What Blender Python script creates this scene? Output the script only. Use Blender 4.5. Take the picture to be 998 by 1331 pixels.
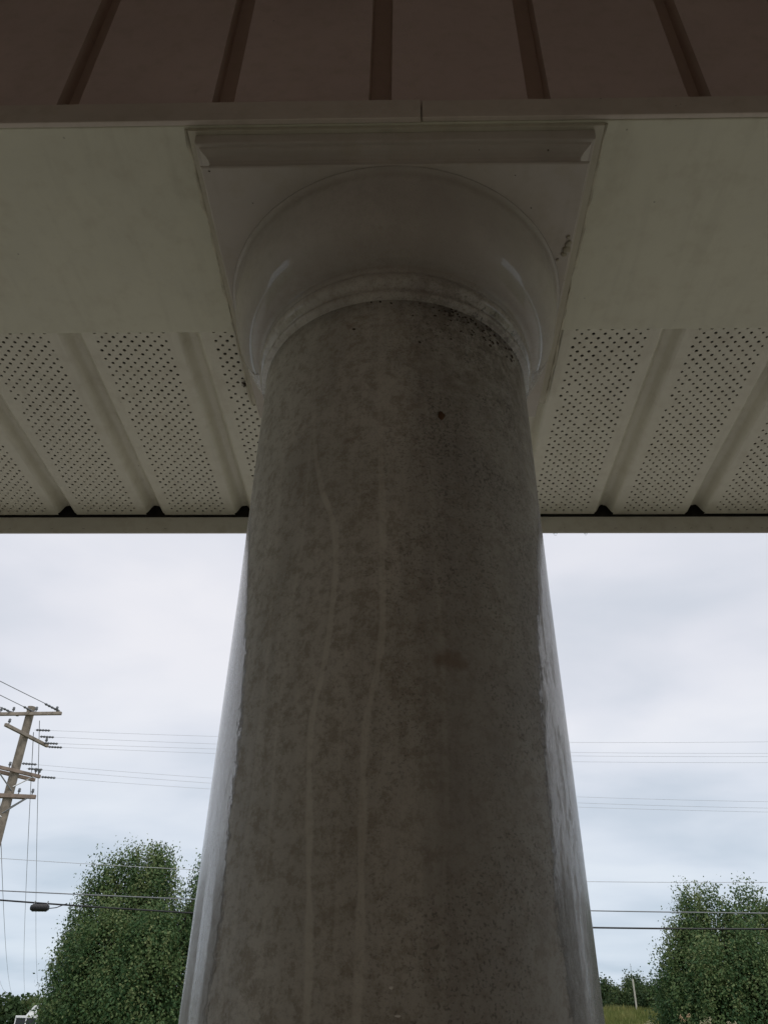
import bpy, bmesh, math, random
import numpy as np
from mathutils import Vector, Matrix, noise as mnoise
R = math.radians
for o in list(bpy.data.objects): bpy.data.objects.remove(o)
sc = bpy.context.scene
C = sc.collection

# ------------------------------------------------------------------ camera
pitch, yaw, roll = R(33.4), R(1.7), R(0.85)
fw = Vector((-math.sin(yaw)*math.cos(pitch), math.cos(yaw)*math.cos(pitch), math.sin(pitch)))
r0 = Vector((math.cos(yaw), math.sin(yaw), 0)); u0 = r0.cross(fw)
up = u0*math.cos(roll) - r0*math.sin(roll); rt = r0*math.cos(roll) + u0*math.sin(roll)
cam = bpy.data.cameras.new('camera'); co = bpy.data.objects.new('camera', cam); C.objects.link(co)
cam.sensor_fit = 'VERTICAL'; cam.sensor_height = 24; cam.lens = 24*1030/1331
cam.clip_start = 0.02; cam.clip_end = 6000
m = Matrix((rt, up, -fw)).transposed().to_4x4(); m.translation = (0, 0, 1.60)
co.matrix_world = m; sc.camera = co

# ------------------------------------------------------------------ world, sun, exposure
SUN_EL, SUN_AZ = R(60), R(150)         # veiled, high over the house
w = bpy.data.worlds.new('World'); sc.world = w; w.use_nodes = True
nt = w.node_tree; nt.nodes.clear()
def N(nt, t, **k):
    n = nt.nodes.new(t)
    for a, b in k.items(): setattr(n, a, b)
    return n
wo = N(nt, 'ShaderNodeOutputWorld'); bg = N(nt, 'ShaderNodeBackground'); bg.inputs[1].default_value = 0.1
nt.links.new(bg.outputs[0], wo.inputs[0])
sky = N(nt, 'ShaderNodeTexSky', sky_type='NISHITA', sun_disc=False, sun_elevation=SUN_EL, sun_rotation=SUN_AZ)
sky.dust_density = 3.0
tc = N(nt, 'ShaderNodeTexCoord')
sep = N(nt, 'ShaderNodeSeparateXYZ'); nt.links.new(tc.outputs['Generated'], sep.inputs[0])
# project the direction on a high flat cloud deck
az = N(nt, 'ShaderNodeMath', operation='ADD'); az.inputs[1].default_value = 0.16
ab = N(nt, 'ShaderNodeMath', operation='ABSOLUTE'); nt.links.new(sep.outputs[2], ab.inputs[0]); nt.links.new(ab.outputs[0], az.inputs[0])
dv = N(nt, 'ShaderNodeVectorMath', operation='DIVIDE'); nt.links.new(tc.outputs['Generated'], dv.inputs[0])
cx = N(nt, 'ShaderNodeCombineXYZ')
for i in range(3): nt.links.new(az.outputs[0], cx.inputs[i])
nt.links.new(cx.outputs[0], dv.inputs[1])
mp = N(nt, 'ShaderNodeMapping'); mp.inputs['Scale'].default_value = (0.9, 1.15, 0); mp.inputs['Location'].default_value = (3.3, 1.2, 0)
mp.inputs['Rotation'].default_value = (0, 0, R(25))
nt.links.new(dv.outputs[0], mp.inputs[0])
ns = N(nt, 'ShaderNodeTexNoise'); ns.inputs['Scale'].default_value = 1.6; ns.inputs['Detail'].default_value = 5; ns.inputs['Roughness'].default_value = 0.45; ns.inputs['Distortion'].default_value = 0.2
nt.links.new(mp.outputs[0], ns.inputs['Vector'])
cr = N(nt, 'ShaderNodeValToRGB')
e = cr.color_ramp.elements; e[0].position = 0.34; e[0].color = (6.7, 7.1, 7.9, 1); e[1].position = 0.66; e[1].color = (8.9, 8.9, 9.4, 1)
k = e.new(0.5); k.color = (8.0, 8.15, 8.85, 1)
nt.links.new(ns.outputs[0], cr.inputs[0])
mx = N(nt, 'ShaderNodeMix', data_type='RGBA'); mx.inputs[0].default_value = 0.93
hz = N(nt, 'ShaderNodeMapRange', interpolation_type='SMOOTHSTEP'); nt.links.new(ab.outputs[0], hz.inputs[0]); hz.inputs[1].default_value = 0.02; hz.inputs[2].default_value = 0.42
hc = N(nt, 'ShaderNodeMix', data_type='RGBA'); hc.inputs[6].default_value = (0.84, 0.94, 0.99, 1); hc.inputs[7].default_value = (1, 1, 1, 1); nt.links.new(hz.outputs[0], hc.inputs[0])
hm = N(nt, 'ShaderNodeMix', data_type='RGBA', blend_type='MULTIPLY'); hm.inputs[0].default_value = 1; nt.links.new(cr.outputs[0], hm.inputs[6]); nt.links.new(hc.outputs[2], hm.inputs[7])
nt.links.new(sky.outputs[0], mx.inputs[6]); nt.links.new(hm.outputs[2], mx.inputs[7]); nt.links.new(mx.outputs[2], bg.inputs[0])
sl = bpy.data.lights.new('sun', 'SUN'); sl.energy = 1.3; sl.angle = R(25); sl.color = (1, 0.96, 0.9)
so = bpy.data.objects.new('sun', sl); C.objects.link(so)
d = Vector((math.sin(SUN_AZ)*math.cos(SUN_EL), math.cos(SUN_AZ)*math.cos(SUN_EL), math.sin(SUN_EL)))
so.rotation_euler = d.to_track_quat('Z', 'Y').to_euler(); so.location = (0, 30, 40)
sc.view_settings.view_transform = 'Standard'; sc.view_settings.look = 'None'
sc.view_settings.exposure = 0; sc.view_settings.gamma = 1
sc.cycles.use_denoising = True; sc.cycles.max_bounces = 10; sc.cycles.diffuse_bounces = 6

# ------------------------------------------------------------------ helpers
def tag(o, label=None, cat=None, group=None, kind=None):
    if label: o['label'] = label
    if cat: o['category'] = cat
    if group: o['group'] = group
    if kind: o['kind'] = kind
    return o
def empty(name, loc, rz=0):
    o = bpy.data.objects.new(name, None); o.empty_display_size = 0.1; o.location = loc; o.rotation_euler[2] = rz; C.objects.link(o); return o
def obj(name, bm, mat, parent=None, loc=(0, 0, 0), smooth=False, bevel=0):
    me = bpy.data.meshes.new(name)
    if isinstance(bm, bmesh.types.BMesh):
        bmesh.ops.recalc_face_normals(bm, faces=bm.faces[:]) if smooth != 'keep' else None
        bm.to_mesh(me); bm.free()
    else: me = bm
    me.materials.clear(); me.materials.append(mat)
    if smooth is True: me.polygons.foreach_set('use_smooth', [True]*len(me.polygons))
    o = bpy.data.objects.new(name, me); C.objects.link(o); o.location = loc
    if parent: o.parent = parent
    if bevel:
        b = o.modifiers.new('b', 'BEVEL'); b.width = bevel; b.segments = 2; b.limit_method = 'ANGLE'
    return o
def dup(o, name=None, loc=None, parent=None):
    c = o.copy(); C.objects.link(c)
    if parent: c.parent = parent
    if loc: c.location = loc
    return c
def box(bm, x0, x1, y0, y1, z0, z1, M=None):
    v = [bm.verts.new((x, y, z)) for x in (x0, x1) for y in (y0, y1) for z in (z0, z1)]
    for f in ((0,1,3,2),(4,6,7,5),(0,4,5,1),(2,3,7,6),(0,2,6,4),(1,5,7,3)): bm.faces.new([v[i] for i in f])
    if M: bmesh.ops.transform(bm, matrix=M, verts=v)
    return bm
def boxm(*a, M=None):
    return box(bmesh.new(), *a, M=M)
def tube(bm, pts, r, n=8, caps=True):
    pts = [Vector(p) for p in pts]; rings = []
    for i, p in enumerate(pts):
        t = (pts[min(i+1, len(pts)-1)] - pts[max(i-1, 0)]).normalized()
        a = t.cross(Vector((0, 0, 1)));
        if a.length < 1e-3: a = t.cross(Vector((1, 0, 0)))
        a.normalize(); b = a.cross(t)
        rr = r[i] if isinstance(r, (list, tuple)) else r
        rings.append([bm.verts.new(p + (a*math.cos(2*math.pi*k/n) + b*math.sin(2*math.pi*k/n))*rr) for k in range(n)])
    for A, B in zip(rings, rings[1:]):
        for k in range(n): bm.faces.new((A[k], A[(k+1) % n], B[(k+1) % n], B[k]))
    if caps: bm.faces.new(rings[0][::-1]); bm.faces.new(rings[-1])
    return bm
def lathe(prof, n=160, cx=0, cy=0):
    """closed lathe about z with uv: u = angle from the house side (0..1, 0.5 = facing the house), v = height"""
    bm = bmesh.new(); uvl = bm.loops.layers.uv.new('UVMap'); rings = []
    for r, z in prof:
        rings.append([bm.verts.new((cx + r*math.sin(math.pi*2*(k/n) - math.pi), cy - r*math.cos(math.pi*2*(k/n) - math.pi), z)) for k in range(n)])
    for A, B, (ra, za), (rb, zb) in zip(rings, rings[1:], prof, prof[1:]):
        for k in range(n):
            f = bm.faces.new((A[k], A[(k+1) % n], B[(k+1) % n], B[k]))
            for l, uv in zip(f.loops, ((k/n, za), ((k+1)/n, za), ((k+1)/n, zb), (k/n, zb))): l[uvl].uv = uv
    bm.faces.new(rings[0][::-1]); bm.faces.new(rings[-1])
    return bm

# ------------------------------------------------------------------ materials
def mat(name):
    m = bpy.data.materials.new(name); m.use_nodes = True; return m, m.node_tree, m.node_tree.nodes['Principled BSDF']
def lk(nt, a, b): nt.links.new(a, b)
def mth(nt, op, a, b=None, c=None, clamp=False):
    n = N(nt, 'ShaderNodeMath', operation=op, use_clamp=clamp)
    for i, v in enumerate((a, b, c)):
        if v is None: continue
        if isinstance(v, (int, float)): n.inputs[i].default_value = v
        else: lk(nt, v, n.inputs[i])
    return n.outputs[0]
def rng(nt, v, a, b, c=0, d=1, smooth=True):
    n = N(nt, 'ShaderNodeMapRange', interpolation_type='SMOOTHSTEP' if smooth else 'LINEAR')
    lk(nt, v, n.inputs[0])
    for i, x in enumerate((a, b, c, d)): n.inputs[i+1].default_value = x
    return n.outputs[0]
def noise(nt, vec, scale, detail=4, rough=0.55, sc3=None, dist=0):
    if sc3:
        mp = N(nt, 'ShaderNodeMapping'); mp.inputs['Scale'].default_value = sc3; lk(nt, vec, mp.inputs[0]); vec = mp.outputs[0]
    n = N(nt, 'ShaderNodeTexNoise'); n.inputs['Scale'].default_value = scale; n.inputs['Detail'].default_value = detail
    n.inputs['Roughness'].default_value = rough; n.inputs['Distortion'].default_value = dist
    lk(nt, vec, n.inputs['Vector']); return n.outputs[0]
def mixc(nt, f, a, b, mode='MIX'):
    n = N(nt, 'ShaderNodeMix', data_type='RGBA', blend_type=mode)
    for i, v in ((0, f), (6, a), (7, b)):
        if isinstance(v, (int, float)): n.inputs[i].default_value = v
        elif isinstance(v, tuple): n.inputs[i].default_value = (*v, 1)
        else: lk(nt, v, n.inputs[i])
    return n.outputs[2]
def bump(nt, h, strength, dist=0.01, normal=None):
    n = N(nt, 'ShaderNodeBump'); n.inputs['Strength'].default_value = strength; n.inputs['Distance'].default_value = dist
    lk(nt, h, n.inputs['Height'])
    if normal: lk(nt, normal, n.inputs['Normal'])
    return n.outputs[0]
def curve(nt, v, lo, hi, pts, ylo, yhi):
    """piecewise curve through (x, y) points, returned in y units"""
    x = rng(nt, v, lo, hi, 0, 1, False)
    n = N(nt, 'ShaderNodeFloatCurve'); lk(nt, x, n.inputs['Value']); c = n.mapping.curves[0]
    q = [((a-lo)/(hi-lo), (b-ylo)/(yhi-ylo)) for a, b in sorted(pts)]
    c.points[0].location = q[0]; c.points[-1].location = q[-1]
    for p in q[1:-1]: c.points.new(*p)
    n.mapping.update()
    return rng(nt, n.outputs[0], 0, 1, ylo, yhi, False)
def simple(name, col, rough=0.6, var=0.12, scale=8, b=0.0, spec=0.5, metal=0, dirt=None):
    m, nt, bs = mat(name); t = N(nt, 'ShaderNodeTexCoord'); v = t.outputs['Object']
    n1 = noise(nt, v, scale, 6, 0.6)
    dark = tuple(c*(1-var) for c in col); lite = tuple(min(1, c*(1+var)) for c in col)
    c = mixc(nt, rng(nt, n1, 0.3, 0.7), dark, lite)
    if dirt:
        n2 = noise(nt, v, dirt[1], 5, 0.7)
        c = mixc(nt, rng(nt, n2, dirt[2], dirt[3]), c, dirt[0])
    lk(nt, c, bs.inputs['Base Color']); bs.inputs['Roughness'].default_value = rough
    bs.inputs['Specular IOR Level'].default_value = spec; bs.inputs['Metallic'].default_value = metal
    if b: lk(nt, bump(nt, noise(nt, v, scale*6, 4, 0.6), b, 0.002), bs.inputs['Normal'])
    return m

def vinyl(name, col, rough=0.42, grime=0.5, amount=1.0):
    """weathered exterior vinyl / aluminium: faint embossing, dust film, fly specks"""
    m, nt, bs = mat(name); g = N(nt, 'ShaderNodeNewGeometry'); v = g.outputs['Position']
    big = noise(nt, v, 5.5, 6, 0.62); mid = noise(nt, v, 38, 5, 0.65)
    c = mixc(nt, rng(nt, big, 0.32, 0.7), tuple(x*0.90 for x in col), col)
    c = mixc(nt, mth(nt, 'MULTIPLY', rng(nt, mid, 0.45, 0.75), 0.22*amount), c, (0.33, 0.27, 0.17))
    st = noise(nt, v, 60, 3, 0.5, (1, 0.12, 1))
    c = mixc(nt, mth(nt, 'MULTIPLY', rng(nt, st, 0.5, 0.75), 0.12*amount), c, (0.25, 0.22, 0.16))
    sp = N(nt, 'ShaderNodeTexVoronoi'); sp.inputs['Scale'].default_value = 45; lk(nt, v, sp.inputs['Vector'])
    spk = mth(nt, 'LESS_THAN', sp.outputs['Distance'], 0.055)
    gate = mth(nt, 'GREATER_THAN', noise(nt, v, 9, 2, 0.5), 0.58)
    c = mixc(nt, mth(nt, 'MULTIPLY', mth(nt, 'MULTIPLY', spk, gate), grime), c, (0.05, 0.035, 0.02))
    lk(nt, c, bs.inputs['Base Color'])
    lk(nt, rng(nt, big, 0.3, 0.7, rough-0.08, rough+0.12), bs.inputs['Roughness'])
    lk(nt, bump(nt, noise(nt, v, 12, 3, 0.5), 0.25, 0.004, bump(nt, noise(nt, v, 420, 3, 0.6), 0.10, 0.0008)), bs.inputs['Normal'])
    return m
M_soffit = vinyl('soffit_vinyl', (0.66, 0.64, 0.53))
M_beam = vinyl('beam_wrap_vinyl', (0.64, 0.63, 0.50), 0.5, 0.4, 0.8)
M_siding = vinyl('siding_vinyl', (0.58, 0.455, 0.42), 0.6)
M_groove = vinyl('brown_groove_vinyl', (0.48, 0.355, 0.295), 0.7)  # groove faces: browner and darker than the siding flats
M_trim = vinyl('trim_vinyl', (0.58, 0.51, 0.44), 0.45)
M_fascia = vinyl('fascia_metal', (0.70, 0.69, 0.62), 0.35)
M_plate = vinyl('caulked_plate', (0.52, 0.49, 0.39), 0.6, 0.8, 1.4)

def column_paint(name, capital=False):
    """painted column: dry dirty face towards the house, rain washed wet flanks, drip tracks, mildew specks.
    UV.x = angle, UV.y = height in metres"""
    m, nt, bs = mat(name); uv = N(nt, 'ShaderNodeUVMap'); s = N(nt, 'ShaderNodeSeparateXYZ'); lk(nt, uv.outputs[0], s.inputs[0])
    th = mth(nt, 'MULTIPLY', mth(nt, 'SUBTRACT', s.outputs[0], 0.5), 360.0); z = s.outputs[1]
    g = N(nt, 'ShaderNodeNewGeometry'); P = g.outputs['Position']
    n_big = noise(nt, P, 9, 6, 0.6); n_mid = noise(nt, P, 85, 7, 0.8); n_fine = noise(nt, P, 420, 4, 0.75)
    n_vert = noise(nt, P, 30, 5, 0.6, (1, 1, 0.10))
    c = mixc(nt, rng(nt, n_big, 0.32, 0.68), (0.485, 0.462, 0.40), (0.58, 0.55, 0.48))
    c = mixc(nt, mth(nt, 'MULTIPLY', rng(nt, n_vert, 0.40, 0.68), 0.45), c, (0.30, 0.27, 0.23))
    c = mixc(nt, mth(nt, 'MULTIPLY', rng(nt, n_mid, 0.44, 0.62), 0.6), c, (0.26, 0.215, 0.155))
    # mildew, thicker on the right half
    right = rng(nt, mth(nt, 'ADD', th, mth(nt, 'MULTIPLY', n_vert, 20)), 8, 30, 0.06, 1.0)
    c = mixc(nt, mth(nt, 'MULTIPLY', right, rng(nt, n_big, 0.35, 0.75, 0.45, 0.85)), c, (0.235, 0.215, 0.195))
    spk = mth(nt, 'MULTIPLY', rng(nt, n_fine, 0.53, 0.62), rng(nt, th, -25, 20, 0.30, 0.9))
    spk = mth(nt, 'MULTIPLY', spk, rng(nt, noise(nt, P, 14, 3, 0.6), 0.36, 0.56, 0.25, 1.0))
    c = mixc(nt, mth(nt, 'MULTIPLY', spk, 0.62), c, (0.055, 0.05, 0.04))
    if capital:
        c = mixc(nt, rng(nt, z, 2.225, 2.275, 0.12, 0.55), c, (0.44, 0.405, 0.36))
        hi = rng(nt, z, 2.245, 2.30)
        c = mixc(nt, mth(nt, 'MULTIPLY', hi, 0.45), c, (0.48, 0.445, 0.395))
    # band of black mildew just under the ring
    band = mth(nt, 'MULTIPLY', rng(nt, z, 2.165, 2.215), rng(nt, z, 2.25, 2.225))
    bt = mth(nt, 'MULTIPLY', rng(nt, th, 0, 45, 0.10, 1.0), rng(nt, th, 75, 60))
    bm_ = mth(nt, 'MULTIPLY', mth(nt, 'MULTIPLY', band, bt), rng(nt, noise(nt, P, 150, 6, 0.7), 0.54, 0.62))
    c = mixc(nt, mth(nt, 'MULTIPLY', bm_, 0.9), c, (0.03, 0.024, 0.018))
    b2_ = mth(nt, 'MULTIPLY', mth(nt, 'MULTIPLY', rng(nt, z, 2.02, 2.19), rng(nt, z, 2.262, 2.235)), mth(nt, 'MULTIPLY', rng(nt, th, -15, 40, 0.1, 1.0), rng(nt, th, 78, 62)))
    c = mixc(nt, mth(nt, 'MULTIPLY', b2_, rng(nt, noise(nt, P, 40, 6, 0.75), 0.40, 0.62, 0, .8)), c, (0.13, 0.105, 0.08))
    if capital:
        lowe = mth(nt, 'MULTIPLY', rng(nt, z, 2.252, 2.258), rng(nt, mth(nt, 'ADD', z, mth(nt, 'MULTIPLY', n_mid, .012)), 2.300, 2.270))
        c = mixc(nt, mth(nt, 'MULTIPLY', lowe, .5), c, (0.22, 0.185, 0.15))  # echinus shading put into the colour: darker low down
        rim = mth(nt, 'MULTIPLY', rng(nt, mth(nt, 'ADD', z, mth(nt, 'MULTIPLY', n_mid, .01)), 2.348, 2.358), .35)
        c = mixc(nt, rim, c, (0.24, 0.20, 0.155))  # same painted shading along the rim under the abacus
        sm = mth(nt, 'MULTIPLY', rng(nt, n_big, 0.45, 0.7), .35)
        c = mixc(nt, sm, c, (0.30, 0.265, 0.22))
    # drip tracks, cleaner than the grime round them
    wob = mth(nt, 'MULTIPLY', mth(nt, 'SUBTRACT', noise(nt, P, 8, 4, 0.6, (0.01, 0.01, 1)), 0.5), 2.6)
    tr = None
    for pts, wd, a in (([(1.3,-17.5),(1.605,-17.8),(1.70,-20.2),(1.78,-21.6),(1.84,-18.6),(1.94,-18.0),(1.99,-23.6),(2.06,-29),(2.2,-32)], 0.95, 0.72),
                    ([(1.3,-6.5),(1.605,-6.5),(1.70,-6.7),(1.777,-6.3),(1.834,-2.9),(1.933,-2.8),(2.047,-4.0),(2.2,-5)], 1.0, 0.6),
                    ([(1.3,-44),(1.6,-43),(1.8,-40),(2.0,-43),(2.2,-46)], 0.7, 0.22),
                    ([(1.3,14),(1.6,12),(1.8,15),(2.0,12),(2.2,11)], 0.7, 0.10), ([(1.3,-30),(1.6,-31),(1.8,-33),(2.0,-30),(2.2,-34)], 0.5, 0.22), ([(1.3,-11.5),(1.6,-12),(1.8,-13),(2.0,-10.5),(2.2,-9)], 0.45, 0.2)):
        cc = mth(nt, 'ADD', curve(nt, z, 1.3, 2.2, pts, -60, 60), wob)
        wn = rng(nt, noise(nt, P, 26, 4, 0.7, (0.05, 0.05, 1)), 0.3, 0.7, 0.55, 1.3)
        dd = mth(nt, 'DIVIDE', mth(nt, 'ABSOLUTE', mth(nt, 'ADD', mth(nt, 'SUBTRACT', th, cc), mth(nt, 'MULTIPLY', mth(nt, 'SUBTRACT', n_mid, .5), 1.2))), wn)
        k = mth(nt, 'MULTIPLY', rng(nt, dd, wd*1.35, wd*0.55), a)
        tr = k if tr is None else mth(nt, 'MAXIMUM', tr, k)
    if capital: tr = mth(nt, 'MULTIPLY', tr, 0.0)
    tr = mth(nt, 'MULTIPLY', tr, rng(nt, z, 2.12, 1.93, 0.2, 1.0))
    tr = mth(nt, 'MULTIPLY', tr, rng(nt, noise(nt, P, 55, 6, 0.8), 0.34, 0.52, 0.55, 1))
    c = mixc(nt, mth(nt, 'MULTIPLY', tr, 0.85), c, (0.66, 0.635, 0.55))
    ms_ = mth(nt, 'MULTIPLY', mth(nt, 'MULTIPLY', rng(nt, z, 1.80, 2.05), mth(nt, 'MULTIPLY', rng(nt, th, -2, 18), rng(nt, th, 62, 48))), rng(nt, noise(nt, P, 300, 5, 0.85), 0.52, 0.60))
    if capital: ms_ = mth(nt, 'MULTIPLY', ms_, 0.0)
    ms_ = mth(nt, 'MULTIPLY', ms_, rng(nt, noise(nt, P, 24, 4, 0.65), 0.40, 0.58))
    c = mixc(nt, mth(nt, 'MULTIPLY', ms_, .8), c, (0.045, 0.038, 0.03))
    # brown rust / insect stains
    st = rng(nt, noise(nt, P, 17, 3, 0.5), 0.70, 0.78)
    c = mixc(nt, mth(nt, 'MULTIPLY', st, 0.5), c, (0.14, 0.07, 0.03))
    # wet flanks
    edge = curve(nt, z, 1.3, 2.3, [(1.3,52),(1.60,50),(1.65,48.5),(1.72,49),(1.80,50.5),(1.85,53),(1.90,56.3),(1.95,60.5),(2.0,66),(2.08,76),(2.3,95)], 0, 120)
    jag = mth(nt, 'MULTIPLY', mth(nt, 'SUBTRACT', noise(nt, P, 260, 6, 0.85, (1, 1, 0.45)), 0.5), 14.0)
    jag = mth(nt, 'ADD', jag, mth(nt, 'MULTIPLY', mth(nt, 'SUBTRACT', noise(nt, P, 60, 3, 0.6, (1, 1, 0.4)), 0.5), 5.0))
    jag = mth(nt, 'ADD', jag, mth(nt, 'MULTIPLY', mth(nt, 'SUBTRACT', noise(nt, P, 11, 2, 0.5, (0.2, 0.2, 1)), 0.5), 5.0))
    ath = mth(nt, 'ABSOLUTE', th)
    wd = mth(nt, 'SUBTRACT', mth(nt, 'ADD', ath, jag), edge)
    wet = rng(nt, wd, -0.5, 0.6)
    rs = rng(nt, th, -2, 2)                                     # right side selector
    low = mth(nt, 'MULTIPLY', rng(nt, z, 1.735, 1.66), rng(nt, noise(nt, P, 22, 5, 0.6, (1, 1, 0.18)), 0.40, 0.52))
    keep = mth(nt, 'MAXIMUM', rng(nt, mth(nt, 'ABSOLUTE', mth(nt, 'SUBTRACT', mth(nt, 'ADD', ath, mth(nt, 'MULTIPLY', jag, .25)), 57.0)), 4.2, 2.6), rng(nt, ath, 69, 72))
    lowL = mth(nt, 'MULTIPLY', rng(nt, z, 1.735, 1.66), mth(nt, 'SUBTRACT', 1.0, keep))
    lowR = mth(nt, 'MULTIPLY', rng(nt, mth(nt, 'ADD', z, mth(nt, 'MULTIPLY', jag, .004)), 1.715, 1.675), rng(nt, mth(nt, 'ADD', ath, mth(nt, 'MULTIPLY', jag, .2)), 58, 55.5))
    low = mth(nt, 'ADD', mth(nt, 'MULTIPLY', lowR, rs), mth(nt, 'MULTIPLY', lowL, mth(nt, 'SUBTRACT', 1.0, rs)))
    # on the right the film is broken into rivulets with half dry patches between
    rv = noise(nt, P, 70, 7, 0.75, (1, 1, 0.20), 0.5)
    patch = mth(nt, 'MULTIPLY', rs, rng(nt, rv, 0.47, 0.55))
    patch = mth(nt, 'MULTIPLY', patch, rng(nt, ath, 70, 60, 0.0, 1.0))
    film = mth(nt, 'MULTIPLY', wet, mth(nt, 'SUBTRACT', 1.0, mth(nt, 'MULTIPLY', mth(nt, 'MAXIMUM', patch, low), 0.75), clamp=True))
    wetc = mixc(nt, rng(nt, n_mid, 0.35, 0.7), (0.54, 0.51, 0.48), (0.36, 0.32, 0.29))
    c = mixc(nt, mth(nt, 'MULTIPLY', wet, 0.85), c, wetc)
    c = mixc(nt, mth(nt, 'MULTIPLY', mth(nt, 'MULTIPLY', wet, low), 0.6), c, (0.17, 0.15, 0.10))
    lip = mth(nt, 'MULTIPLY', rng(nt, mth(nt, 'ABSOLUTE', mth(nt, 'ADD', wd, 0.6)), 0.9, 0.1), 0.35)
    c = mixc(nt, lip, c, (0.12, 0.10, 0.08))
    lk(nt, c, bs.inputs['Base Color'])
    rough = rng(nt, n_mid, 0.3, 0.7, 0.50, 0.68) if not capital else rng(nt, n_mid, 0.3, 0.7, 0.34, 0.5)
    rr = N(nt, 'ShaderNodeMix', data_type='FLOAT'); lk(nt, film, rr.inputs[0]); lk(nt, rough, rr.inputs[2]); rr.inputs[3].default_value = 0.22
    lk(nt, rr.outputs[0], bs.inputs['Roughness'])
    lk(nt, mth(nt, 'MULTIPLY', film, 0.9) if not capital else mth(nt, 'ADD', mth(nt, 'MULTIPLY', film, 0.0), 0.55), bs.inputs['Coat Weight'])
    bs.inputs['Coat Roughness'].default_value = 0.13 if not capital else 0.045
    # relief: fine grit everywhere, thickness of the water film at its ragged border
    b1 = bump(nt, n_fine, 0.16, 0.0012); b2 = bump(nt, n_mid, 0.22, 0.0015, b1)
    riv = mth(nt, 'ADD', mth(nt, 'MULTIPLY', rv, mth(nt, 'MULTIPLY', wet, rng(nt, rs, 0, 1, 0.25, 1.2))), mth(nt, 'MULTIPLY', wet, 0.35))
    drop = noise(nt, P, 330, 5, 0.8, (1, 1, 0.45))
    riv = mth(nt, 'ADD', riv, mth(nt, 'MULTIPLY', mth(nt, 'MULTIPLY', drop, wet), rng(nt, rs, 0, 1, 0.15, 1.8)))
    b3 = bump(nt, riv, 0.7, 0.004, b2)
    lk(nt, b3, bs.inputs['Normal'])
    cb = bump(nt, riv, 0.85, 0.006); lk(nt, cb, bs.inputs['Coat Normal'])
    return m
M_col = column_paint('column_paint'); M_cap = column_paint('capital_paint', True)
M_abacus = vinyl('abacus_paint', (0.47, 0.43, 0.375), 0.45, 0.9, 1.3)
M_dirt = simple('mud_and_mildew', (0.065, 0.05, 0.038), 0.95, 0.4, 300)
M_chip = simple('bare_white_fleck', (0.8, 0.78, 0.72), 0.5)
M_web = simple('dusty_cobweb', (0.36, 0.33, 0.25), 0.9)
m, nt, bs = mat('rain_water'); bs.inputs['Base Color'].default_value = (1, 1, 1, 1); bs.inputs['Roughness'].default_value = 0.02; bs.inputs['IOR'].default_value = 1.33; bs.inputs['Transmission Weight'].default_value = 1; M_water = m
M_wood = simple('roof_timber', (0.045, 0.035, 0.028), 0.9)
M_void = simple('gap_shade_black', (0.012, 0.010, 0.008), 0.95)  # near-black standing in for the shade behind the soffit ends
M_shingle = simple('roof_shingle', (0.06, 0.055, 0.05), 0.9, 0.3, 30)
M_ceil = simple('porch_ceiling_paint', (0.52, 0.45, 0.43), 0.7)
M_floor = simple('wet_concrete', (0.385, 0.352, 0.283), 0.35, 0.2, 3, 0.2)
def brick_mat():
    m, nt, bs = mat('brick_wall'); t = N(nt, 'ShaderNodeTexCoord'); mp = N(nt, 'ShaderNodeMapping'); mp.inputs['Rotation'].default_value = (R(90), 0, 0)
    lk(nt, t.outputs['Object'], mp.inputs[0]); b = N(nt, 'ShaderNodeTexBrick'); lk(nt, mp.outputs[0], b.inputs['Vector'])
    b.inputs['Color1'].default_value = (0.49, 0.40, 0.325, 1); b.inputs['Color2'].default_value = (0.42, 0.34, 0.27, 1); b.inputs['Mortar'].default_value = (0.53, 0.5, 0.46, 1)
    b.inputs['Scale'].default_value = 4.6; lk(nt, b.outputs[0], bs.inputs['Base Color']); bs.inputs['Roughness'].default_value = 0.9
    lk(nt, bump(nt, b.outputs[1], -0.4, 0.01), bs.inputs['Normal']); return m
M_brick = brick_mat()

# ------------------------------------------------------------------ ground, road
def smooth(a, b, x):
    t = min(1, max(0, (x-a)/(b-a))); return t*t*(3-2*t)
def hill(x, y):
    h = 3.2*smooth(-3, 9, x)*smooth(44, 73, y)*(1-smooth(150, 240, y))
    h += 0.25*mnoise.noise(Vector((x*0.08, y*0.08, 3)))*smooth(40, 60, y)
    return -0.15 + h
def axis(lo, hi, fine_lo, fine_hi, step, grow=1.25):
    a = list(np.arange(fine_lo, fine_hi+step/2, step)); s = step
    while a[-1] < hi: s *= grow; a.append(min(hi, a[-1]+s))
    s = step
    while a[0] > lo: s *= grow; a.insert(0, max(lo, a[0]-s))
    return a
xs, ys = axis(-3000, 3000, -40, 60, 1.5), axis(-400, 4000, 30, 100, 1.5)
V = [(x, y, hill(x, y)) for y in ys for x in xs]; nx = len(xs)
F = [(j*nx+i, j*nx+i+1, (j+1)*nx+i+1, (j+1)*nx+i) for j in range(len(ys)-1) for i in range(nx-1)]
me = bpy.data.meshes.new('ground'); me.from_pydata(V, [], F)
M_grass = simple('grass_ground', (0.075, 0.095, 0.032), 0.95, 0.35, 0.6, 0.3, dirt=((0.13, 0.12, 0.05), 0.35, 0.5, 0.7))
tag(obj('ground', me, M_grass, smooth=True), kind='structure')
M_asph = simple('wet_asphalt', (0.055, 0.055, 0.056), 0.3, 0.25, 2, 0.3)
M_line = simple('road_paint', (0.6, 0.6, 0.56), 0.6); M_yel = simple('yellow_road_paint', (0.6, 0.42, 0.06), 0.6)
M_conc = simple('concrete', (0.33, 0.31, 0.27), 0.5, 0.2, 3, 0.2)
tag(obj('forecourt', boxm(-30, 30, 1.7, 11, -0.16, -0.135), M_conc), kind='structure')
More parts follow.
